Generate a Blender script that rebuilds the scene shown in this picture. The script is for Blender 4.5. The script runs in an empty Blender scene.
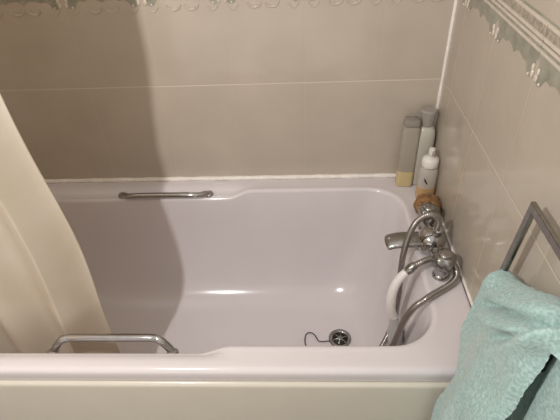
import bpy, bmesh, math, random
from mathutils import Vector, Matrix, noise
random.seed(7)
C = bpy.context.scene.collection
RZ = 0.55                      # height of the bath rim above the floor
PI = math.pi

# ------------------------------------------------------------------ helpers
def link_mesh(name, verts, faces, mats, parent=None, smooth=True, mi=None, recalc=True):
    me = bpy.data.meshes.new(name)
    bm = bmesh.new()
    vs = [bm.verts.new(v) for v in verts]
    for k, f in enumerate(faces):
        try:
            fc = bm.faces.new([vs[i] for i in f])
            fc.smooth = smooth
            if mi: fc.material_index = mi[k]
        except ValueError:
            pass
    if recalc: bmesh.ops.recalc_face_normals(bm, faces=bm.faces)
    bm.to_mesh(me); bm.free()
    return link_me(name, me, mats, parent)

def link_me(name, me, mats, parent=None):
    o = bpy.data.objects.new(name, me); C.objects.link(o)
    for m in (mats if isinstance(mats, (list, tuple)) else [mats]): me.materials.append(m)
    if parent: o.parent = parent
    return o

def thing(name, label, cat, loc=(0, 0, 0), group=None):
    o = bpy.data.objects.new(name, None); C.objects.link(o)
    o.location = loc; o.empty_display_size = 0.05
    o['label'] = label; o['category'] = cat
    if group: o['group'] = group
    return o
def tag(o, label, cat):
    o['label'] = label; o['category'] = cat; return o
def struct(o):
    o['kind'] = 'structure'; return o
def put(child, parent):
    """parent while keeping the world position (things have no rotation)"""
    child.parent = parent
    child.location = Vector(child.location) - Vector(parent.location)
    return child

class MB:
    """collects geometry (world coordinates) for ONE mesh"""
    def __init__(s): s.v = []; s.f = []; s.m = []
    def add(s, v, f, m=0):
        b = len(s.v); s.v += [tuple(p) for p in v]; s.f += [tuple(b + i for i in q) for q in f]; s.m += [m] * len(f)
    def build(s, name, mats, parent=None, smooth=True, origin=None, sub=0, autos=None):
        org = Vector(origin) if origin is not None else (Vector(parent.location) if parent else Vector((0, 0, 0)))
        if parent and origin is None:
            verts = [Vector(p) - org for p in s.v]; loc = (0, 0, 0)
        else:
            verts = [Vector(p) - org for p in s.v]; loc = org
        o = link_mesh(name, verts, s.f, mats, None, smooth, s.m)
        o.location = loc
        if parent: o.parent = parent
        if autos is not None:
            o.data.set_sharp_from_angle(angle=math.radians(autos))
        if sub:
            md = o.modifiers.new('sub', 'SUBSURF'); md.levels = sub; md.render_levels = sub
        return o

def catmull(pts, n=12):
    P = [Vector(p) for p in pts]; P = [2 * P[0] - P[1]] + P + [2 * P[-1] - P[-2]]
    out = []
    for i in range(1, len(P) - 2):
        a, b, c, d = P[i - 1:i + 3]
        for k in range(n):
            t = k / n
            out.append(0.5 * ((2 * b) + (c - a) * t + (2 * a - 5 * b + 4 * c - d) * t * t + (3 * b - a - 3 * c + d) * t ** 3))
    out.append(P[-2]); return out

def resample(pts, step):
    out = [pts[0]]; acc = 0
    for a, b in zip(pts, pts[1:]):
        L = (b - a).length; d = step - acc
        while d <= L:
            out.append(a.lerp(b, d / L)); d += step
        acc = L - (d - step)
    if (out[-1] - pts[-1]).length > step * .3: out.append(pts[-1])
    return out

def sweep(mb, path, rad, seg=12, m=0, cap=True, flat=None, closed=False):
    """tube along path; rad number or f(i,t); flat=(a,b) scales the two frame axes"""
    P = [Vector(p) for p in path]; n = len(P)
    T = []
    for i in range(n):
        if closed: t = P[(i + 1) % n] - P[i - 1]
        else: t = P[min(i + 1, n - 1)] - P[max(i - 1, 0)]
        T.append(t.normalized())
    up = Vector((0, 0, 1)) if abs(T[0].z) < .9 else Vector((1, 0, 0))
    N = (up - T[0] * up.dot(T[0])).normalized()
    verts = []
    for i in range(n):
        N = (N - T[i] * N.dot(T[i])).normalized(); B = T[i].cross(N)
        r = rad(i, i / (n - 1)) if callable(rad) else rad
        fa, fb = flat(i / (n - 1)) if callable(flat) else (flat or (1, 1))
        for k in range(seg):
            a = 2 * PI * k / seg
            verts.append(P[i] + N * (math.cos(a) * r * fa) + B * (math.sin(a) * r * fb))
    faces = []
    for i in range(n if closed else n - 1):
        j = (i + 1) % n
        for k in range(seg):
            l = (k + 1) % seg
            faces.append((i * seg + k, i * seg + l, j * seg + l, j * seg + k))
    if cap and not closed:
        faces.append(tuple(range(seg))[::-1]); faces.append(tuple((n - 1) * seg + k for k in range(seg)))
    mb.add(verts, faces, m)

def lathe(mb, prof, c, axis=(0, 0, 1), seg=32, m=0, lobes=0, amp=0, sx=1, sy=1, rot=0, pw=2):
    """revolve profile [(r,h)] about axis at c; lobes/amp modulate; pw>2 squares the section"""
    ax = Vector(axis).normalized()
    ux = Vector((1, 0, 0)) if abs(ax.x) < .9 else Vector((0, 1, 0))
    ux = (ux - ax * ux.dot(ax)).normalized(); uy = ax.cross(ux)
    verts = []; c = Vector(c); mm = []
    for pr in prof:
        r, h = pr[0], pr[1]; am = pr[2] if len(pr) > 2 else amp
        for k in range(seg):
            a = 2 * PI * k / seg
            ca, sa = math.cos(a), math.sin(a)
            q = 1.0 if pw == 2 else 1 / (abs(ca) ** pw + abs(sa) ** pw) ** (1 / pw)
            rr = r * (1 + am * math.cos(lobes * a)) * q
            x, y = rr * ca * sx, rr * sa * sy
            x, y = x * math.cos(rot) - y * math.sin(rot), x * math.sin(rot) + y * math.cos(rot)
            verts.append(c + ux * x + uy * y + ax * h)
    faces = []
    for i in range(len(prof) - 1):
        for k in range(seg):
            l = (k + 1) % seg
            faces.append((i * seg + k, i * seg + l, (i + 1) * seg + l, (i + 1) * seg + k))
    faces.append(tuple(range(seg))[::-1]); faces.append(tuple((len(prof) - 1) * seg + k for k in range(seg)))
    mb.add(verts, faces, m)

def sphere(mb, c, r, sc=(1, 1, 1), seg=16, rings=10, m=0):
    prof = [(max(1e-5, math.sin(PI * i / rings)) * r, -math.cos(PI * i / rings) * r) for i in range(rings + 1)]
    b = len(mb.v); lathe(mb, prof, (0, 0, 0), seg=seg, m=m)
    for i in range(b, len(mb.v)):
        p = mb.v[i]; mb.v[i] = (c[0] + p[0] * sc[0], c[1] + p[1] * sc[1], c[2] + p[2] * sc[2])

def smooth01(t):
    t = max(0, min(1, t)); return t * t * (3 - 2 * t)

# ------------------------------------------------------------------ materials
def new_mat(name):
    m = bpy.data.materials.new(name); m.use_nodes = True
    nt = m.node_tree; b = nt.nodes['Principled BSDF']
    return m, nt, b
def simple(name, col, rough=.4, metal=0, coat=0, noise_amt=0, noise_scale=20, bump=0, bump_scale=200, trans=0, ior=1.45, spec=.5, col2=None):
    m, nt, b = new_mat(name)
    b.inputs['Base Color'].default_value = (*col, 1); b.inputs['Roughness'].default_value = rough
    b.inputs['Metallic'].default_value = metal; b.inputs['Coat Weight'].default_value = coat
    b.inputs['Coat Roughness'].default_value = .08
    b.inputs['Transmission Weight'].default_value = trans; b.inputs['IOR'].default_value = ior
    b.inputs['Specular IOR Level'].default_value = spec
    tc = nt.nodes.new('ShaderNodeTexCoord')
    if noise_amt or col2:
        n = nt.nodes.new('ShaderNodeTexNoise'); n.inputs['Scale'].default_value = noise_scale; n.inputs['Detail'].default_value = 4
        nt.links.new(tc.outputs['Object'], n.inputs['Vector'])
        r = nt.nodes.new('ShaderNodeValToRGB'); r.color_ramp.elements[0].position = .3; r.color_ramp.elements[1].position = .7
        c2 = col2 or tuple(min(1, c * (1 + noise_amt)) for c in col)
        c1 = col if col2 else tuple(c * (1 - noise_amt) for c in col)
        r.color_ramp.elements[0].color = (*c1, 1); r.color_ramp.elements[1].color = (*c2, 1)
        nt.links.new(n.outputs['Fac'], r.inputs['Fac']); nt.links.new(r.outputs['Color'], b.inputs['Base Color'])
    if bump:
        n = nt.nodes.new('ShaderNodeTexNoise'); n.inputs['Scale'].default_value = bump_scale; n.inputs['Detail'].default_value = 3
        nt.links.new(tc.outputs['Object'], n.inputs['Vector'])
        bp = nt.nodes.new('ShaderNodeBump'); bp.inputs['Strength'].default_value = bump; bp.inputs['Distance'].default_value = .002
        nt.links.new(n.outputs['Fac'], bp.inputs['Height']); nt.links.new(bp.outputs['Normal'], b.inputs['Normal'])
    return m

TILE = (.495, .427, .352)
def tile_mat(name, axis, off, col):
    m, nt, b = new_mat(name); N = nt.nodes; L = nt.links
    geo = N.new('ShaderNodeNewGeometry'); sep = N.new('ShaderNodeSeparateXYZ'); L.new(geo.outputs['Position'], sep.inputs[0])
    def math_(op, a, v=None, w=None):
        n = N.new('ShaderNodeMath'); n.operation = op
        for i, q in enumerate((a, v, w)):
            if q is None: continue
            if isinstance(q, (int, float)): n.inputs[i].default_value = q
            else: L.new(q, n.inputs[i])
        return n.outputs[0]
    u = math_('SUBTRACT', sep.outputs[axis], off - 10.0)
    du = math_('PINGPONG', u, .1)
    v = math_('SUBTRACT', sep.outputs['Z'], RZ + .3123 - 6.6)
    dv = math_('PINGPONG', v, .165)
    d = math_('MINIMUM', math_('ADD', math_('MULTIPLY', du, 1.15), .0017 if axis == 'X' else .0008), dv)
    rmp = N.new('ShaderNodeMapRange'); rmp.interpolation_type = 'SMOOTHSTEP'
    rmp.inputs['From Min'].default_value = .0008; rmp.inputs['From Max'].default_value = .0026
    L.new(d, rmp.inputs['Value'])                                  # 0 in the grout, 1 on the tile
    n = N.new('ShaderNodeTexNoise'); n.inputs['Scale'].default_value = 7; n.inputs['Detail'].default_value = 5
    L.new(geo.outputs['Position'], n.inputs['Vector'])
    cr = N.new('ShaderNodeValToRGB'); cr.color_ramp.elements[0].position = .3; cr.color_ramp.elements[1].position = .7
    cr.color_ramp.elements[0].color = (*[c * .95 for c in col], 1); cr.color_ramp.elements[1].color = (*[c * 1.05 for c in col], 1)
    L.new(n.outputs['Fac'], cr.inputs['Fac'])
    mx = N.new('ShaderNodeMix'); mx.data_type = 'RGBA'
    L.new(rmp.outputs[0], mx.inputs['Factor'])
    mx.inputs['A'].default_value = (min(1, col[0] * 1.22), min(1, col[1] * 1.24), min(1, col[2] * 1.25), 1); L.new(cr.outputs['Color'], mx.inputs['B'])
    L.new(mx.outputs['Result'], b.inputs['Base Color'])
    rr = N.new('ShaderNodeMapRange'); rr.inputs['To Min'].default_value = .8; rr.inputs['To Max'].default_value = .12
    L.new(rmp.outputs[0], rr.inputs['Value']); L.new(rr.outputs[0], b.inputs['Roughness'])
    n2 = N.new('ShaderNodeTexNoise'); n2.inputs['Scale'].default_value = 16; n2.inputs['Detail'].default_value = 1
    L.new(geo.outputs['Position'], n2.inputs['Vector'])
    b0 = N.new('ShaderNodeBump'); b0.inputs['Strength'].default_value = .12; b0.inputs['Distance'].default_value = .01
    L.new(n2.outputs['Fac'], b0.inputs['Height'])
    bp = N.new('ShaderNodeBump'); bp.inputs['Strength'].default_value = .5; bp.inputs['Distance'].default_value = .0012
    L.new(rmp.outputs[0], bp.inputs['Height']); L.new(b0.outputs['Normal'], bp.inputs['Normal']); L.new(bp.outputs['Normal'], b.inputs['Normal'])
    return m

M = {}
M['tile_back'] = tile_mat('tile_back', 'X', -.1706, TILE)
M['tile_right'] = tile_mat('tile_right', 'Y', -.2822, tuple(c * k for c, k in zip(TILE, (.97, .98, .97))))
M['tile_left'] = tile_mat('tile_left', 'Y', -.2, TILE)
M['sealant'] = simple('sealant', (.86, .80, .74), .45, noise_amt=.08, noise_scale=60)
M['acrylic'] = simple('acrylic', (.705, .65, .655), .16, coat=.35, noise_amt=.012, noise_scale=9)
M['panel'] = simple('panel', (.66, .61, .52), .3, coat=.2, noise_amt=.02, noise_scale=12)
M['floor'] = simple('floor_vinyl', (.16, .13, .11), .5, noise_amt=.12, noise_scale=30)
M['chrome'] = simple('chrome', (.44, .42, .41), .13, metal=1, noise_amt=.06, noise_scale=60)
M['chrome_dull'] = simple('chrome_dull', (.33, .32, .30), .24, metal=1, noise_amt=.15, noise_scale=80, bump=.25, bump_scale=90)
M['hose'] = simple('hose_metal', (.40, .37, .345), .27, metal=1)
M['dark'] = simple('dark_hole', (.02, .018, .016), .6)
M['white_plastic'] = simple('white_plastic', (.78, .74, .70), .3, coat=.2)
M['clear_grey'] = simple('grey_translucent_plastic', (.48, .46, .45), .3, coat=.2)
M['lace'] = simple('border_grey_glaze', (.30, .288, .228), .3, coat=.2, noise_amt=.22, noise_scale=35)
M['ridge'] = simple('border_cream_glaze', (.64, .56, .47), .25, coat=.3, noise_amt=.06, noise_scale=60)
M['mottle'] = simple('border_mottled_glaze', (.22, .205, .165), .3, noise_scale=110, col2=(.50, .43, .34))
M['swirl'] = simple('border_embossed_glaze', tuple(c * 1.06 for c in TILE), .4)
M['sponge'] = simple('sponge', (.15, .075, .03), .6, noise_scale=60, col2=(.36, .19, .075), bump=.8, bump_scale=160)
M['plastic_clear'] = simple('clear_plastic', (.93, .92, .88), .08, trans=.92, ior=1.2)
M['frosted'] = simple('frosted_plastic', (.66, .60, .52), .3, trans=.55, ior=1.2)
M['straw'] = simple('straw_liquid', (.70, .56, .30), .2, trans=.15, ior=1.33)
M['amber'] = simple('amber_liquid', (.62, .40, .20), .2, trans=.15, ior=1.33)
M['black_print'] = simple('black_print', (.03, .03, .035), .5)
M['wire'] = simple('wire_dark', (.05, .04, .035), .5)

def curtain_mat():
    m, nt, b = new_mat('curtain_vinyl'); N = nt.nodes; L = nt.links
    geo = N.new('ShaderNodeNewGeometry')
    n = N.new('ShaderNodeTexNoise'); n.inputs['Scale'].default_value = 9; n.inputs['Detail'].default_value = 4
    L.new(geo.outputs['Position'], n.inputs['Vector'])
    r = N.new('ShaderNodeValToRGB'); r.color_ramp.elements[0].position = .35; r.color_ramp.elements[1].position = .75
    r.color_ramp.elements[0].color = (.80, .725, .62, 1); r.color_ramp.elements[1].color = (.75, .66, .53, 1)
    L.new(n.outputs['Fac'], r.inputs['Fac'])
    b.inputs['Roughness'].default_value = .55
    L.new(r.outputs['Color'], b.inputs['Base Color'])
    tr = N.new('ShaderNodeBsdfTranslucent'); L.new(r.outputs['Color'], tr.inputs['Color'])
    mx = N.new('ShaderNodeMixShader'); mx.inputs[0].default_value = .45
    L.new(b.outputs[0], mx.inputs[1]); L.new(tr.outputs[0], mx.inputs[2])
    L.new(mx.outputs[0], N['Material Output'].inputs['Surface'])
    return m
M['curtain'] = curtain_mat()

def towel_mat():
    m, nt, b = new_mat('towel_terry'); N = nt.nodes; L = nt.links
    tc = N.new('ShaderNodeTexCoord')
    n = N.new('ShaderNodeTexNoise'); n.inputs['Scale'].default_value = 210; n.inputs['Detail'].default_value = 3
    n3 = N.new('ShaderNodeTexNoise'); n3.inputs['Scale'].default_value = 8; n3.inputs['Detail'].default_value = 3
    for q in (n, n3): L.new(tc.outputs['Object'], q.inputs['Vector'])
    r = N.new('ShaderNodeValToRGB'); r.color_ramp.elements[0].position = .3; r.color_ramp.elements[1].position = .7
    r.color_ramp.elements[0].color = (.27, .41, .39, 1); r.color_ramp.elements[1].color = (.46, .61, .585, 1)
    L.new(n.outputs['Fac'], r.inputs['Fac'])
    r2 = N.new('ShaderNodeValToRGB'); r2.color_ramp.elements[0].position = .55; r2.color_ramp.elements[1].position = .8
    r2.color_ramp.elements[0].color = (0, 0, 0, 1); r2.color_ramp.elements[1].color = (.5, .5, .5, 1)
    L.new(n3.outputs['Fac'], r2.inputs['Fac'])
    mx = N.new('ShaderNodeMix'); mx.data_type = 'RGBA'; mx.inputs['B'].default_value = (.56, .56, .52, 1)
    L.new(r2.outputs['Color'], mx.inputs['Factor']); L.new(r.outputs['Color'], mx.inputs['A'])
    L.new(mx.outputs['Result'], b.inputs['Base Color'])
    b.inputs['Roughness'].default_value = .95; b.inputs['Specular IOR Level'].default_value = .1
    b.inputs['Sheen Weight'].default_value = .25
    bp = N.new('ShaderNodeBump'); bp.inputs['Strength'].default_value = .7; bp.inputs['Distance'].default_value = .003
    L.new(n.outputs['Fac'], bp.inputs['Height']); L.new(bp.outputs['Normal'], b.inputs['Normal'])
    return m
M['towel'] = towel_mat()

# ------------------------------------------------------------------ room shell
def slab(name, x0, x1, y0, y1, z0, z1, m):
    v = [(x, y, z) for x in (x0, x1) for y in (y0, y1) for z in (z0, z1)]
    f = [(0, 1, 3, 2), (4, 6, 7, 5), (0, 4, 5, 1), (2, 3, 7, 6), (0, 2, 6, 4), (1, 5, 7, 3)]
    return struct(link_mesh(name, v, f, m, smooth=False))
WT = RZ + 1.75
slab('wall_back', -1.8, .1, 0, .1, 0, WT, M['tile_back'])
slab('wall_right', 0, .1, -2.2, 0, 0, WT, M['tile_right'])
slab('wall_left', -1.8, -1.7, -2.2, 0, 0, WT, M['tile_left'])
slab('floor', -1.8, .1, -2.2, .1, -.1, 0, M['floor'])

# tile border: grey glazed lace, ridges, mottled listello, embossed swirls
LACE = [(.055, .524), (.075, .516), (.115, .515), (.15, .517), (.19, .530), (.23, .5335), (.28, .531), (.33, .536), (.41, .537), (.46, .533), (.5, .527),
        (.54, .533), (.59, .537), (.67, .536), (.72, .531), (.78, .5335), (.82, .530), (.86, .518), (.895, .514), (.925, .515), (.945, .524)]
def border(name, P, u_start, u_end, off, swirls=True):
    """P(u, z, h) -> world point, u along the wall, h out of the wall"""
    mb = MB()
    k0 = math.floor((u_start - off) / .2)
    k1 = math.ceil((u_end - off) / .2)
    def strip(uvs, ztop, h, m):
        v = []; f = []
        for u, z in uvs: v += [P(u, z, 0.0002), P(u, z, h), P(u, ztop, h), P(u, ztop, 0.0002)]
        for i in range(len(uvs) - 1):
            a, b = 4 * i, 4 * i + 4
            for q in range(4): f.append((a + q, b + q, b + (q + 1) % 4, a + (q + 1) % 4))
        f += [(0, 1, 2, 3), tuple(4 * (len(uvs) - 1) + q for q in (3, 2, 1, 0))]
        mb.add(v, f, m)
    cl = lambda u: min(max(u, u_start), u_end)
    for k in range(k0, k1):
        a = off + .2 * k
        g = .0016
        lo, hi = cl(a + g), cl(a + .2 - g)
        if hi - lo < .004: continue
        pts = [(a + .2 * t, z) for t, z in LACE]
        pts = [(a + g, .550), (a + .0085, .549)] + pts + [(a + .1915, .549), (a + .2 - g, .550)]
        pts = [q for q in pts if lo <= q[0] <= hi]
        if len(pts) > 1:
            if pts[0][0] > lo + .001: pts = [(lo, pts[0][1])] + pts
            if pts[-1][0] < hi - .001: pts = pts + [(hi, pts[-1][1])]
            strip(pts, .562, .0008, 0)
        for z0, z1, h, m in ((.5622, .5668, .003, 1), (.5668, .572, .0009, 0), (.572, .577, .002, 1), (.577, .581, .0012, 0), (.581, .5865, .0028, 1),
                             (.5865, .602, .0015, 2), (.602, .6075, .0028, 1), (.6075, .611, .001, 0)):
            strip([(lo, z0), (hi, z0)], z1, h, m)
        # cream scrolls either side of the joint
        for s, t0 in ((1, a), (-1, a + .2)):
            uc = t0 + s * .0085
            if not (u_start + .02 < uc < u_end - .012): continue
            for (du, z, ru, rz_) in ((0, .5245, .0046, .0078), (s * .0025, .5345, .0040, .0065)):
                b = len(mb.v); sphere(mb, (0, 0, 0), 1, seg=10, rings=6, m=1)
                for i in range(b, len(mb.v)):
                    x, y, zz = mb.v[i]; mb.v[i] = tuple(P(uc + du + x * ru, z + zz * rz_, .0012 + y * .0024))
        # raised cream curl on the feather tips
        for t in (.115, .885):
            u = a + .2 * t
            if u_start + .01 < u < u_end - .01:
                b = len(mb.v); sphere(mb, (0, 0, 0), 1, seg=10, rings=6, m=1)
                for i in range(b, len(mb.v)):
                    x, y, zz = mb.v[i]; mb.v[i] = tuple(P(u + x * .0028, .5185 + zz * .003, .0012 + y * .0018))
        if not swirls: continue
        # embossed swirls under the lace
        for t, r, zc in ((.39, .017, .517), (.61, .017, .517), (.39, .008, .511), (.61, .008, .511)):
            u = a + .2 * t
            if not (u_start + .03 < u < u_end - .03): continue
            path = [Vector(P(u + r * math.cos(an), zc + r * .8 * math.sin(an), .0006)) for an in [PI + PI * q / 14 for q in range(15)]]
            sweep(mb, path, .0021, seg=8, m=3)
        for s, t in ((1, .0), (-1, 1.0)):
            u = a + .2 * t
            path = [(u + s * (.012 + .026 * q / 8), .513 - .012 * math.sin(q / 8 * PI)) for q in range(9)]
            if all(u_start + .01 < q[0] < u_end - .01 for q in path):
                sweep(mb, [Vector(P(q[0], q[1], .0005)) for q in path], .0017, seg=8, m=3)
    o = mb.build(name, [M['lace'], M['ridge'], M['mottle'], M['swirl']], smooth=True, autos=40)
    return struct(o)
border('trim_1', lambda u, z, h: (u, -h, RZ + z + .008), -1.699, -.004, -.1706)
border('trim_2', lambda u, z, h: (-h, u, RZ + z), -1.6, -.004, -.2822, False)

# sealant beads
mb = MB()
sweep(mb, [(-1.699 + i * .0245, -.002, RZ + .002) for i in range(70)], lambda i, t: .0075 + .0008 * math.sin(i * 1.7), seg=10)
struct(mb.build('trim_3', M['sealant']))
mb = MB()
sweep(mb, [(-.002, -.006 - i * .02, RZ + .001) for i in range(34)], lambda i, t: .0035 + .0005 * math.sin(i * 2.1), seg=10)
struct(mb.build('trim_4', M['sealant']))
mb = MB()
sweep(mb, [(-.0015, -.0015, RZ + .005 + i * .024) for i in range(70)], lambda i, t: .0047 + .0009 * math.sin(i * 1.3) * math.sin(i * .61), seg=10)
struct(mb.build('trim_5', M['sealant']))

# ------------------------------------------------------------------ bath
bath = thing('bathtub', 'white acrylic bathtub with curved rim and two chrome grab handles, against the tiled walls', 'bathtub', (-.85, -.343, 0))
def loop(x0, x1, y0, y1, rr, rl, nc=16, nl=150, ns=40):
    """counter-clockwise rounded rectangle; rr right corner radius, rl left"""
    pts = []
    def arc(cx, cy, r, a0):
        for i in range(nc): 
            a = a0 + (PI / 2) * i / nc; pts.append((cx + r * math.cos(a), cy + r * math.sin(a)))
    def line(a, b, n):
        for i in range(n): t = i / n; pts.append((a[0] + (b[0] - a[0]) * t, a[1] + (b[1] - a[1]) * t))
    line((x0 + rl, y0), (x1 - rr, y0), nl); arc(x1 - rr, y0 + rr, rr, -PI / 2)
    line((x1, y0 + rr), (x1, y1 - rr), ns); arc(x1 - rr, y1 - rr, rr, 0)
    line((x1 - rr, y1), (x0 + rl, y1), nl); arc(x0 + rl, y1 - rl, rl, PI / 2)
    line((x0, y1 - rl), (x0, y0 + rl), ns); arc(x0 + rl, y0 + rl, rl, PI)
    return pts
def scallop(x):
    return smooth01((-.535 - x) / .075) * smooth01((x + 1.23) / .08)
LO = []   # (rect, z, scallop weight dz, dy)
ox = .0015
def ring_out(ins, z): LO.append((loop(-1.699 + ins, -ox - ins, -.686 + ins, -ox - ins, .02 - min(ins, .012), .02 - min(ins, .012)), z, 0, 0))
ring_out(.012, -.036); ring_out(.001, -.036); ring_out(0, -.034); ring_out(0, -.014)
for i in range(1, 6):
    a = i / 5 * PI / 2; ring_out(.013 * (1 - math.cos(a)), -.013 + .013 * math.sin(a))
ring_out(.022, 0)
IX0, IX1, IY0, IY1 = -1.60, -.094, -.622, -.069
def ring_in(ix0, ix1, iy0, iy1, z, rr, rl, wz, wy): LO.append((loop(IX0 + ix0, IX1 - ix1, IY0 + iy0, IY1 - iy1, rr, rl), z, wz, wy))
ring_in(-.034, -.034, -.026, -.026, 0, .115, .16, 0, 0)
ring_in(-.024, -.024, -.020, -.020, .0, .112, .16, .55, .2)
ring_in(-.016, -.016, -.014, -.014, .0006, .108, .16, 1.0, .6)
ring_in(-.010, -.010, -.009, -.009, .0014, .104, .155, 1.0, 1)
for i in range(1, 6):
    a = i / 5 * PI / 2; q = -.009 + .010 * math.sin(a)
    ring_in(q, q, q, q, .0014 - .010 * (1 - math.cos(a)), .10, .15, 1, 1)
prof = [(.04, .006, .004, .004, -.03, .10), (.08, .012, .010, .010, -.09, .105), (.14, .022, .020, .020, -.17, .115), (.20, .034, .034, .034, -.24, .13),
        (.245, .044, .047, .047, -.285, .14), (.27, .054, .060, .060, -.315, .145), (.295, .068, .079, .079, -.341, .145), (.325, .086, .103, .103, -.360, .14), (.36, .104, .133, .133, -.373, .13),
        (.40, .124, .165, .165, -.3795, .10), (.46, .136, .20, .20, -.3810, .06), (.6, .2, .25, .25, -.382, .012)]
for l, r, f, b, z, rad in prof:
    w = max(0, 1 - (-z) / .16)
    ring_in(l, r, f, b, z, rad, min(rad + (.05 if z > -.375 else 0), .17), w, w)
verts = []; faces = []
for pts, z, wz, wy in LO:
    for x, y in pts:
        s = scallop(x); side = 1 if y > -.34 else -1
        on = smooth01((abs(y + .343) - .15) / .05)
        verts.append((x, y - (.015 if side > 0 else .008) * s * wy * on, RZ + z - .016 * s * wz * on))
n = len(LO[0][0])
for i in range(len(LO) - 1):
    for k in range(n):
        l = (k + 1) % n
        faces.append((i * n + k, i * n + l, (i + 1) * n + l, (i + 1) * n + k))
faces.append(tuple((len(LO) - 1) * n + k for k in range(n)))
mb = MB(); mb.add(verts, faces)
mb.build('tub_shell', M['acrylic'], bath)

# grab handles (parts of the bath)
def handle(y_mount, s, off, zm, zb, rad, name='grab_handle'):
    mb = MB()
    yb = y_mount - s * off           # bar stands inward of the mount
    zb, zm = RZ + zb, RZ + zm
    xa, xb = -.937, -.667
    pts = [(xa, y_mount, zm), (xa + .006, y_mount - s * .007, zm + .010), (xa + .024, yb + s * .004, zb - .003), (xa + .042, yb, zb), (xa + .07, yb, zb + .001), (-.80, yb, zb + .001),
           (xb - .07, yb, zb + .001), (xb - .042, yb, zb), (xb - .024, yb + s * .004, zb - .003), (xb - .006, y_mount - s * .007, zm + .010), (xb, y_mount, zm)]
    path = resample(catmull(pts, 10), .005)
    sweep(mb, path, rad, seg=14, flat=(.85, 1.05))
    for x in (xa, xb):
        d = Vector((0, -s * .25, 1)).normalized()
        lathe(mb, [(.0125, -.004), (.0135, .0), (.0125, .004), (.009, .007)], (x, y_mount - s * .002, zm + .002), axis=d, seg=20)
    o = mb.build(name, M['chrome'], bath); o['label'] = 'chrome grab handle'
    return o
handle(-.064, 1, .022, -.0145, .001, .0098); handle(-.6225, -1, .017, -.034, .001, .0085)

# drain in the tub floor
dc = (-.272, -.325, RZ - .3803)
mb = MB(); lathe(mb, [(.0345, -.002), (.0345, .0018), (.032, .0034), (.027, .0036), (.0245, .002), (.0235, .001), (.001, .001)], dc, seg=36)
drain = mb.build('drain', M['chrome_dull'], bath); drain['label'] = 'round metal plughole'
mb = MB(); lathe(mb, [(.0232, .0010), (.0232, .0014), (.001, .0014)], dc, seg=32)
hole = mb.build('drain_opening', M['dark'], drain, origin=(0, 0, 0)); hole.location = -Vector(bath.location)
mb = MB()
for k in range(3):
    a = PI * k / 3 + .3
    d = Vector((math.cos(a), math.sin(a), 0)); c = Vector(dc) + Vector((0, 0, .0022))
    sweep(mb, [c - d * .0238, c + d * .0238], .0026, seg=8)
lathe(mb, [(.0085, .0012), (.0085, .004), (.006, .0055), (.001, .006)], dc, seg=20)
g = mb.build('drain_strainer', M['chrome_dull'], drain, origin=(0, 0, 0)); g.location = -Vector(bath.location)

# thin dark wire beside the drain
zf = RZ - .3785
wp = [(-.305, -.335, zf), (-.325, -.337, zf), (-.338, -.335, zf), (-.343, -.325, zf), (-.350, -.312, zf), (-.362, -.304, zf), (-.374, -.308, zf), (-.379, -.322, zf), (-.379, -.345, zf), (-.372, -.362, zf)]
mb = MB(); sweep(mb, resample(catmull(wp, 10), .003), .0016, seg=8)
tag(mb.build('wire_loop', M['wire'], origin=(-.34, -.33, zf)), 'thin dark looped wire lying on the tub floor beside the plughole', 'wire')

# ------------------------------------------------------------------ bath panel
mb = MB()
pp = [(-.672, .0), (-.692, .0), (-.6925, RZ - .060)]
for i in range(7):
    a = i / 6 * PI / 2; pp.append((-.6925 + .010 * (1 - math.cos(a)), RZ - .0485 + .010 * math.sin(a)))
pp += [(-.672, RZ - .0385)]
v = [(x, y, z) for x in (-1.698, -.002) for y, z in pp]; nn = len(pp)
f = [(i, (i + 1) % nn, nn + (i + 1) % nn, nn + i) for i in range(nn)] + [tuple(range(nn)), tuple(range(2 * nn - 1, nn - 1, -1))]
mb.add(v, f); mb.build('front_panel', M['panel'], bath, autos=40)['label'] = 'plain cream front panel below the rim'

# ------------------------------------------------------------------ shower curtain
mb = MB(); nx, nz = 280, 80
v = []; f = []
for j in range(nz + 1):
    t = j / nz; z = RZ + 1.25 - t * 1.46
    for i in range(nx + 1):
        s = i / nx
        x = -.862 - .66 * s + .022 * (1 - smooth01(s / .35)) * math.exp(-((z - RZ - .21) / .2) ** 2) + .010 * math.sin(z * 3 + 1) + .018 * smooth01((z - RZ - .55) / .2)
        amp = .024 * (1 - .2 * t)
        ph = s * 2 * PI * .66 / .14 + .35 * s / (.1 + s) * math.sin(z * 2.2 + s * 5)
        y = -.540 + amp * math.cos(ph) + .004 * math.sin(z * 5 + s * 12)
        dx = .66 * s - .062 - .006 * math.sin(z * 4)
        y -= .016 * math.exp(-abs(dx) / .016)
        v.append((x, y, z))
for j in range(nz):
    for i in range(nx):
        a = j * (nx + 1) + i; f.append((a, a + 1, a + nx + 2, a + nx + 1))
mb.add(v, f)
cur = mb.build('shower_curtain', M['curtain'], origin=(-1.2, -.535, RZ - .2))
tag(cur, 'cream plastic shower curtain hanging inside the left end of the bathtub', 'curtain')
sd = cur.modifiers.new('thick', 'SOLIDIFY'); sd.thickness = .0015

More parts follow.
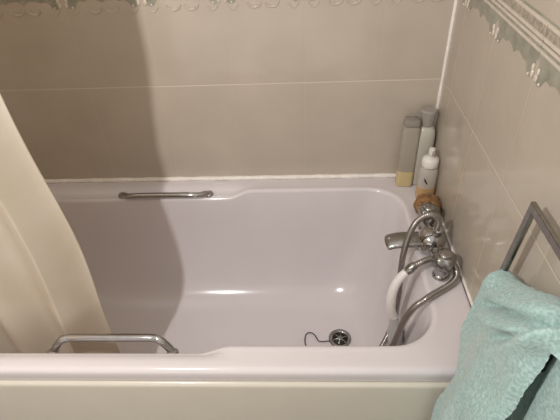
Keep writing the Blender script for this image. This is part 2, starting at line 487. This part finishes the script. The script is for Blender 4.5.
# ------------------------------------------------------------------ mixer tap
TX, TYN, TYF = -.052, -.425, -.250
tap = thing('mixer_tap', 'chrome bath mixer tap with two knobs and a stubby spout on the right rim', 'tap', (TX, -.3375, RZ))
for y, nm in ((TYN, 'near'), (TYF, 'far')):
    mb = MB(); lathe(mb, [(.0205, .0002), (.0205, .004), (.0185, .008), (.0165, .010), (.0165, .026), (.018, .032)], (TX, y, RZ), seg=28)
    mb.build('pillar', M['chrome'], tap, autos=40)
    mb = MB()
    lathe(mb, [(.015, .028, 0), (.020, .031, .02), (.0245, .037, .09), (.0262, .052, .10), (.0255, .064, .09), (.0215, .0695, .05), (.0165, .0705, 0)], (TX, y, RZ), seg=56, lobes=5, amp=.1)
    kn = mb.build('knob', M['chrome_dull'], tap, autos=50)
    mb = MB(); lathe(mb, [(.0155, .0704), (.0155, .0725), (.012, .0745), (.001, .075)], (TX, y, RZ), seg=28)
    cp = mb.build('knob_cap', M['chrome'], kn, origin=(0, 0, 0)); cp.location = -Vector(tap.location)
mb = MB()
path = [(TX, TYN + .01 + (TYF - TYN - .02) * i / 24, RZ + .024) for i in range(25)]
sweep(mb, path, lambda i, t: .0155 + .006 * math.exp(-((t - .5) / .22) ** 2), seg=24)
lathe(mb, [(.026, .004), (.033, .014), (.036, .026), (.036, .040), (.032, .052), (.024, .061), (.012, .066), (.001, .067)], (TX - .008, -.335, RZ), seg=32)
mb.build('tap_body', M['chrome'], tap, autos=50)
mb = MB()
path = catmull([(TX - .02, -.335, RZ + .036), (TX - .05, -.335, RZ + .036), (TX - .085, -.334, RZ + .034), (TX - .108, -.333, RZ + .028), (TX - .116, -.333, RZ + .022)], 6)
sweep(mb, path, lambda i, t: (.0195 - .001 * t) * (1 if t < .93 else .86), seg=24, flat=(.62, 1.42))
mb.build('spout', M['chrome_dull'], tap, autos=60)
mb = MB(); lathe(mb, [(.0105, 0), (.0105, .010), (.0125, .011), (.0125, .022), (.009, .024)], (TX + .002, -.345, RZ + .058), axis=(-.1, -.1, 1), seg=24)
mb.build('hose_outlet', M['chrome'], tap, autos=50)

# ------------------------------------------------------------------ hand shower with its hose
hs = thing('hand_shower', 'white hand shower on a ribbed metal hose, resting against the tub end', 'shower', (-.13, -.42, RZ))
hp = [(-.057, -.347, .082), (-.056, -.350, .104), (-.066, -.352, .125), (-.086, -.354, .131), (-.104, -.356, .121), (-.117, -.358, .098), (-.126, -.360, .06), (-.130, -.360, .015),
      (-.130, -.360, -.04), (-.127, -.361, -.10), (-.128, -.368, -.17), (-.140, -.39, -.245), (-.180, -.43, -.318), (-.225, -.475, -.335), (-.235, -.49, -.300), (-.195, -.485, -.262), (-.162, -.495, -.190),
      (-.150, -.500, -.120), (-.143, -.503, -.070), (-.129, -.510, -.016), (-.110, -.511, .010), (-.090, -.498, .0125), (-.066, -.481, .0105), (-.038, -.462, .012), (-.022, -.444, .018), (-.0205, -.424, .024), (-.030, -.403, .028), (-.050, -.396, .032), (-.078, -.407, .038), (-.102, -.418, .038), (-.120, -.422, .028)]
path = resample(catmull([(x, y, RZ + z) for x, y, z in hp], 14), .0011)
mb = MB(); sweep(mb, path, lambda i, t: .0072 + (.0007 if (i // 2) % 2 else -.0003), seg=14)
mb.build('hose', M['hose'], hs)['label'] = 'ribbed grey metal hose'
a = Vector((-.114, -.421, RZ + .034)); b = Vector((-.136, -.428, RZ + .016))
mb = MB(); lathe(mb, [(.0085, 0), (.0095, .001), (.0105, .004), (.0105, .012), (.012, .013), (.012, .021), (.010, .024), (.0095, .030)], a, axis=(b - a), seg=24)
mb.build('hose_connector', M['chrome_dull'], hs, autos=40)['label'] = 'metal hose connector'
hd = [(-.133, -.427, .019), (-.150, -.433, .000), (-.162, -.440, -.028), (-.166, -.446, -.060), (-.163, -.449, -.095), (-.153, -.449, -.13)]
mb = MB(); sweep(mb, resample(catmull([(x, y, RZ + z) for x, y, z in hd], 10), .004), lambda i, t: .0095 + .0015 * math.sin(PI * min(1, t * 1.05)) + .001 * t, seg=20)
mb.build('handset_handle', M['white_plastic'], hs)['label'] = 'white curved plastic handle'
mb = MB(); ax = Vector((.62, .58, -.45))
hc = Vector((-.149, -.447, RZ - .160))
hq = resample(catmull([(-.1545, -.449, RZ - .118), (-.150, -.449, RZ - .145), (-.145, -.4485, RZ - .175), (-.1405, -.448, RZ - .205), (-.138, -.448, RZ - .222)], 10), .003)
sweep(mb, hq, lambda i, t: (.0135 + .0125 * smooth01(t / .75)) * (1 - .35 * smooth01((t - .9) / .1)), seg=28, flat=(.8, 1.0))
mb.build('shower_head', M['clear_grey'], hs, autos=50)['label'] = 'pale grey round spray head'

# ------------------------------------------------------------------ bottles and sponge
def rrect(mb, c, prof, m=0, pw=5, seg=40, sx=1, sy=1, rot=0): lathe(mb, prof, c, seg=seg, m=m, pw=pw, sx=sx, sy=sy, rot=rot)
# 1: tall clear bottle with a little straw liquid
c = (-.076, -.044, RZ + .0008)
bt = thing('shampoo_bottle', 'tall square clear bottle with a little straw-yellow liquid left, leftmost of the corner bottles', 'bottle', c)
rot = -.1
mb = MB(); rrect(mb, c, [(.021, .0), (.0235, .003), (.024, .01), (.024, .180), (.0235, .190), (.021, .197)], sx=1, sy=.72, rot=rot)
mb.build('bottle_body', M['frosted'], bt, autos=60)
mb = MB(); rrect(mb, c, [(.0236, .0016), (.02445, .004), (.02445, .050), (.0240, .052)], sx=1, sy=.735, rot=rot)
mb.build('liquid_level', M['straw'], bt, autos=60)['label'] = 'straw-yellow liquid showing in the base'
mb = MB(); rrect(mb, c, [(.0185, .1968), (.0215, .199), (.0222, .203), (.022, .214), (.020, .217), (.001, .2175)], sx=1, sy=.75, rot=rot, pw=4)
mb.build('cap', simple('smoky_cap_plastic', (.40, .36, .31), .25, trans=.35, ior=1.2), bt, autos=60)
# 2: frosted bottle at the back corner
c = (-.0325, -.034, RZ + .0008)
bt = thing('conditioner_bottle', 'pale frosted round-shouldered bottle with a grey cap, at the back in the corner', 'bottle', c)
mb = MB(); rrect(mb, c, [(.024, 0), (.027, .004), (.0275, .012), (.0275, .150), (.027, .165), (.024, .180), (.018, .189), (.014, .192)], pw=2.6, sy=.85)
mb.build('bottle_body', simple('pale_frosted', (.52, .49, .42), .35, coat=.2), bt, autos=60)
mb = MB(); lathe(mb, [(.014, .190), (.0165, .193), (.0200, .215), (.0225, .236), (.019, .240), (.001, .241)], c, seg=12)
mb.build('cap', simple('grey_cap_plastic', (.46, .42, .37), .2, trans=.3), bt, smooth=False)
# 3: pump bottle with amber liquid
c = (-.0285, -.112, RZ + .0008)
bt = thing('pump_bottle', 'clear bottle with white pump collar and amber liquid, in front of the other bottles', 'bottle', c)
mb = MB(); rrect(mb, c, [(.022, 0), (.0245, .003), (.0252, .010), (.0252, .088), (.024, .098), (.019, .106), (.015, .109)], pw=2.5, sy=.8)
body = mb.build('bottle_body', simple('milky_clear_plastic', (.72, .67, .60), .25, trans=.4, ior=1.2), bt, autos=60)
mb = MB(); rrect(mb, c, [(.0245, .0016), (.0257, .008), (.0257, .040), (.0253, .042)], pw=2.5, sy=.82)
mb.build('liquid_level', M['amber'], bt, autos=60)['label'] = 'amber liquid showing in the base'
mb = MB(); lathe(mb, [(.015, .108), (.0215, .1085), (.0228, .111), (.0222, .130), (.0195, .1345), (.010, .1375), (.0085, .140)], c, seg=28)
col_ = mb.build('pump_collar', M['white_plastic'], bt, autos=60)
mb = MB(); lathe(mb, [(.0075, .139), (.0085, .141), (.0085, .158), (.0075, .163), (.001, .164)], c, seg=20)
cc = Vector(c)
sweep(mb, [cc + Vector((0, 0, .157)), cc + Vector((-.004, -.010, .157)), cc + Vector((-.008, -.020, .153))], lambda i, t: .0052 - .001 * t, seg=12)
mb.build('pump_head', M['white_plastic'], bt, autos=60)
mb = MB()
for q, (du, dz, w) in enumerate(((-.012, .074, .0016), (-.0095, .068, .0022), (-.0065, .063, .0016))):
    pq = cc + Vector((du, -.0212, dz))
    sweep(mb, [pq + Vector((-.0025, -.0003, .003)), pq + Vector((.0025, -.0003, -.003))], w, seg=8)
mk = mb.build('printed_mark', M['black_print'], bt); mk['label'] = 'small black printed mark'
# sponge
sc = Vector((-.0375, -.186, RZ + .0265))
bm = bmesh.new(); bmesh.ops.create_icosphere(bm, subdivisions=5, radius=1)
pits = [Vector(q).normalized() for q in ((-.55, -.25, .8), (.35, .1, .93), (.7, -.5, .5), (-.1, .5, .86), (-.8, -.5, .3), (0, -.6, .8), (-.3, .1, .95), (.2, -.9, .3), (.6, .6, .5), (-.9, .3, .3))]
for vv in bm.verts:
    d = vv.co.normalized(); k = 1 + .10 * noise.noise(d * 2.2) + .03 * noise.noise(d * 9)
    for q in pits: k -= .26 * math.exp(-((d - q).length / .14) ** 2)
    px = 1 / (abs(d.x) ** 3 + abs(d.y) ** 3 + abs(d.z) ** 3) ** (1 / 3)
    vv.co = Vector((d.x * .0345, d.y * .033, d.z * .029)) * k * (px ** .6)
    vv.co.z = max(vv.co.z, -.0258)
for fc in bm.faces: fc.smooth = True
me = bpy.data.meshes.new('bath_sponge'); bm.to_mesh(me); bm.free()
sp = link_me('bath_sponge', me, M['sponge']); sp.location = sc
tag(sp, 'rounded orange-brown sponge with dark holes between the pump bottle and the tap', 'sponge')

# ------------------------------------------------------------------ towel ring and towel
rg = thing('towel_ring', 'square chrome towel ring fixed to the right-hand tiled wall', 'towel ring', (0, -.75, RZ + .42))
RX, RY0, RY1, RT, RB = -.034, -.653, -.830, RZ + .405, RZ + .222
mb = MB()
cor = [(RY0 + .018, RB), (RY0 - .006, RT), (RY1, RT), (RY1, RB)]
def inset(k):
    cy = sum(q[0] for q in cor) / 4; cz = sum(q[1] for q in cor) / 4
    return [(cy + (y - cy) * (1 - k / .11), cz + (z - cz) * (1 - k / .10)) for y, z in cor]
O, I = inset(0), inset(.0175)
v = []; f = []
for i in range(4):
    for (q, x) in ((O, RX - .004), (O, RX + .004), (I, RX + .004), (I, RX - .004)):
        v.append((x, q[i][0], q[i][1]))
for i in range(4):
    j = (i + 1) % 4
    for k in range(4): f.append((4 * i + k, 4 * i + (k + 1) % 4, 4 * j + (k + 1) % 4, 4 * j + k))
mb.add(v, f)
o = mb.build('ring_frame', M['chrome_dull'], rg, smooth=False)
bv = o.modifiers.new('bev', 'BEVEL'); bv.width = .002; bv.segments = 2
mb = MB(); lathe(mb, [(.020, .0), (.020, .005), (.017, .008), (.011, .010), (.010, .033)], (-.0002, -.785, RZ + .402), axis=(-1, 0, 0), seg=32)
mb.build('wall_mount', M['chrome'], rg, autos=40)

nu, nv = 110, 330
mb = MB(); v = []; f = []
def profile(s, y):
    """s 0..1: front bottom -> over the bar -> back bottom; returns x, z and outward direction"""
    q = smooth01((-.65 - y) / .20)
    ztop = .258 + .105 * q
    xf_top, xb = -.072 - .020 * q, -.014 - .053 * smooth01((-.836 - y) / .04)
    r = (xb - xf_top) / 2; zc = ztop - r
    Lf, Lt = zc + .50, PI * r
    Lb = zc + .45; tot = Lf + Lt + Lb; d = s * tot
    if d < Lf:
        h = Lf - d                       # distance below the bend
        return xf_top - .048 * smooth01(h / .42) - .004 * math.sin(h * 9), zc - h, Vector((-1, 0, .05))
    if d < Lf + Lt:
        a = (d - Lf) / r
        return (xf_top + xb) / 2 - r * math.cos(a), zc + r * math.sin(a), Vector((-math.cos(a), 0, math.sin(a)))
    h = d - Lf - Lt
    return xb + .006 * smooth01(h / .3), zc - h, Vector((1, 0, 0))
for j in range(nv + 1):
    s = j / nv
    for i in range(nu + 1):
        t = i / nu
        x0, z0, d0 = profile(s, -.75); ed = smooth01(min(t, 1 - t) / .05)
        front = smooth01((.56 - s) / .06)
        yl = -.648 - .062 * smooth01((.17 - z0) / .13)
        yr = (-.886 + .012 * smooth01((.3 - z0) / .5)) * front + (-1.0) * (1 - front)
        y = yl + (yr - yl) * t
        x, z, d = profile(s, y)
        if front > 0:
            cz = .232 + .92 * (-.717 - y)                      # crease running up toward the camera
            w = z - cz
            k = front * (.020 * math.exp(-((w + .018) / .014) ** 2) - .022 * math.exp(-((w - .004) / .008) ** 2) + .008 * math.exp(-((w - .024) / .014) ** 2)) * smooth01((-.675 - y) / .05)
            cz2 = .262 + 1.5 * (-.80 - y); w2 = (z - cz2) * .6
            k += front * (.012 * math.exp(-((w2 + .014) / .012) ** 2) - .015 * math.exp(-((w2 - .002) / .007) ** 2)) * smooth01((-.755 - y) / .05)
            k += front * .007 * math.sin(y * 38 + z * 4) * smooth01((.2 - z) / .2)
        else: k = 0
        k *= .35 + .65 * ed
        k += (.006 * front + .001) * noise.noise(Vector((x * 18, y * 18, z * 12)))
        k += .0016 * noise.noise(Vector((x * 160, y * 160, z * 160))) + .0014 * noise.noise(Vector((x * 330, y * 330, z * 330)))
        edge = min(t, 1 - t)
        rnd = .012 * (1 - smooth01(edge / .06)) * front       # edges roll inward
        P = Vector((x, y, z)) + d * (k - rnd)
        v.append((min(P.x, -.008), P.y, RZ + P.z))
for j in range(nv):
    for i in range(nu):
        a = j * (nu + 1) + i; f.append((a, a + 1, a + nu + 2, a + nu + 1))
mb.add(v, f)
tw = mb.build('towel', M['towel'], origin=(-.06, -.76, RZ + .25))
tag(tw, 'pale aqua terry towel draped over the square chrome ring', 'towel')

# ------------------------------------------------------------------ light, world, camera
w = bpy.data.worlds.new('room_light'); bpy.context.scene.world = w; w.use_nodes = True
nt = w.node_tree; N = nt.nodes; L = nt.links
bg = N['Background']
tc = N.new('ShaderNodeTexCoord'); sep = N.new('ShaderNodeSeparateXYZ'); L.new(tc.outputs['Generated'], sep.inputs[0])
mr = N.new('ShaderNodeMapRange'); mr.inputs['From Min'].default_value = -1; mr.inputs['From Max'].default_value = 1; L.new(sep.outputs['Z'], mr.inputs['Value'])
cr = N.new('ShaderNodeValToRGB'); e = cr.color_ramp.elements
e[0].position = .0; e[0].color = (.20, .18, .16, 1)
e[1].position = 1; e[1].color = (.78, .75, .71, 1)
for p_, c_ in ((.42, (1.0, .95, .88)), (.58, (.92, .88, .82)), (.66, (.36, .34, .32)), (.75, (.70, .67, .63))):
    q = e.new(p_); q.color = (*c_, 1)
L.new(mr.outputs[0], cr.inputs['Fac']); L.new(cr.outputs['Color'], bg.inputs['Color'])
bg.inputs['Strength'].default_value = 1.2

def lamp(name, kind, loc, energy, col, size):
    ld = bpy.data.lights.new(name, kind); ld.energy = energy; ld.color = col
    if kind == 'POINT': ld.shadow_soft_size = size
    o = bpy.data.objects.new(name, ld); C.objects.link(o); o.location = loc
    return o
lamp('ceiling_lamp', 'POINT', (-.95, -1.25, RZ + 1.2), 43.5, (1, .985, .97), .02)

r = Vector((0.99858929, 0.03150091, -0.04274488)); d = Vector((-0.01382483, -0.62300555, -0.78209524)); fw = Vector((-0.05126701, 0.78158287, -0.62169117))
cam = bpy.data.cameras.new('camera'); co = bpy.data.objects.new('camera', cam); C.objects.link(co)
mt = Matrix((( r.x, -d.x, -fw.x, -.375), (r.y, -d.y, -fw.y, -1.2386), (r.z, -d.z, -fw.z, RZ + .8551), (0, 0, 0, 1)))
co.matrix_world = mt
cam.sensor_width = 36; cam.lens = 479.946 * 36 / 560; cam.clip_start = .01
bpy.context.scene.camera = co
bpy.context.scene.view_settings.view_transform = 'Standard'
bpy.context.scene.view_settings.look = 'None'
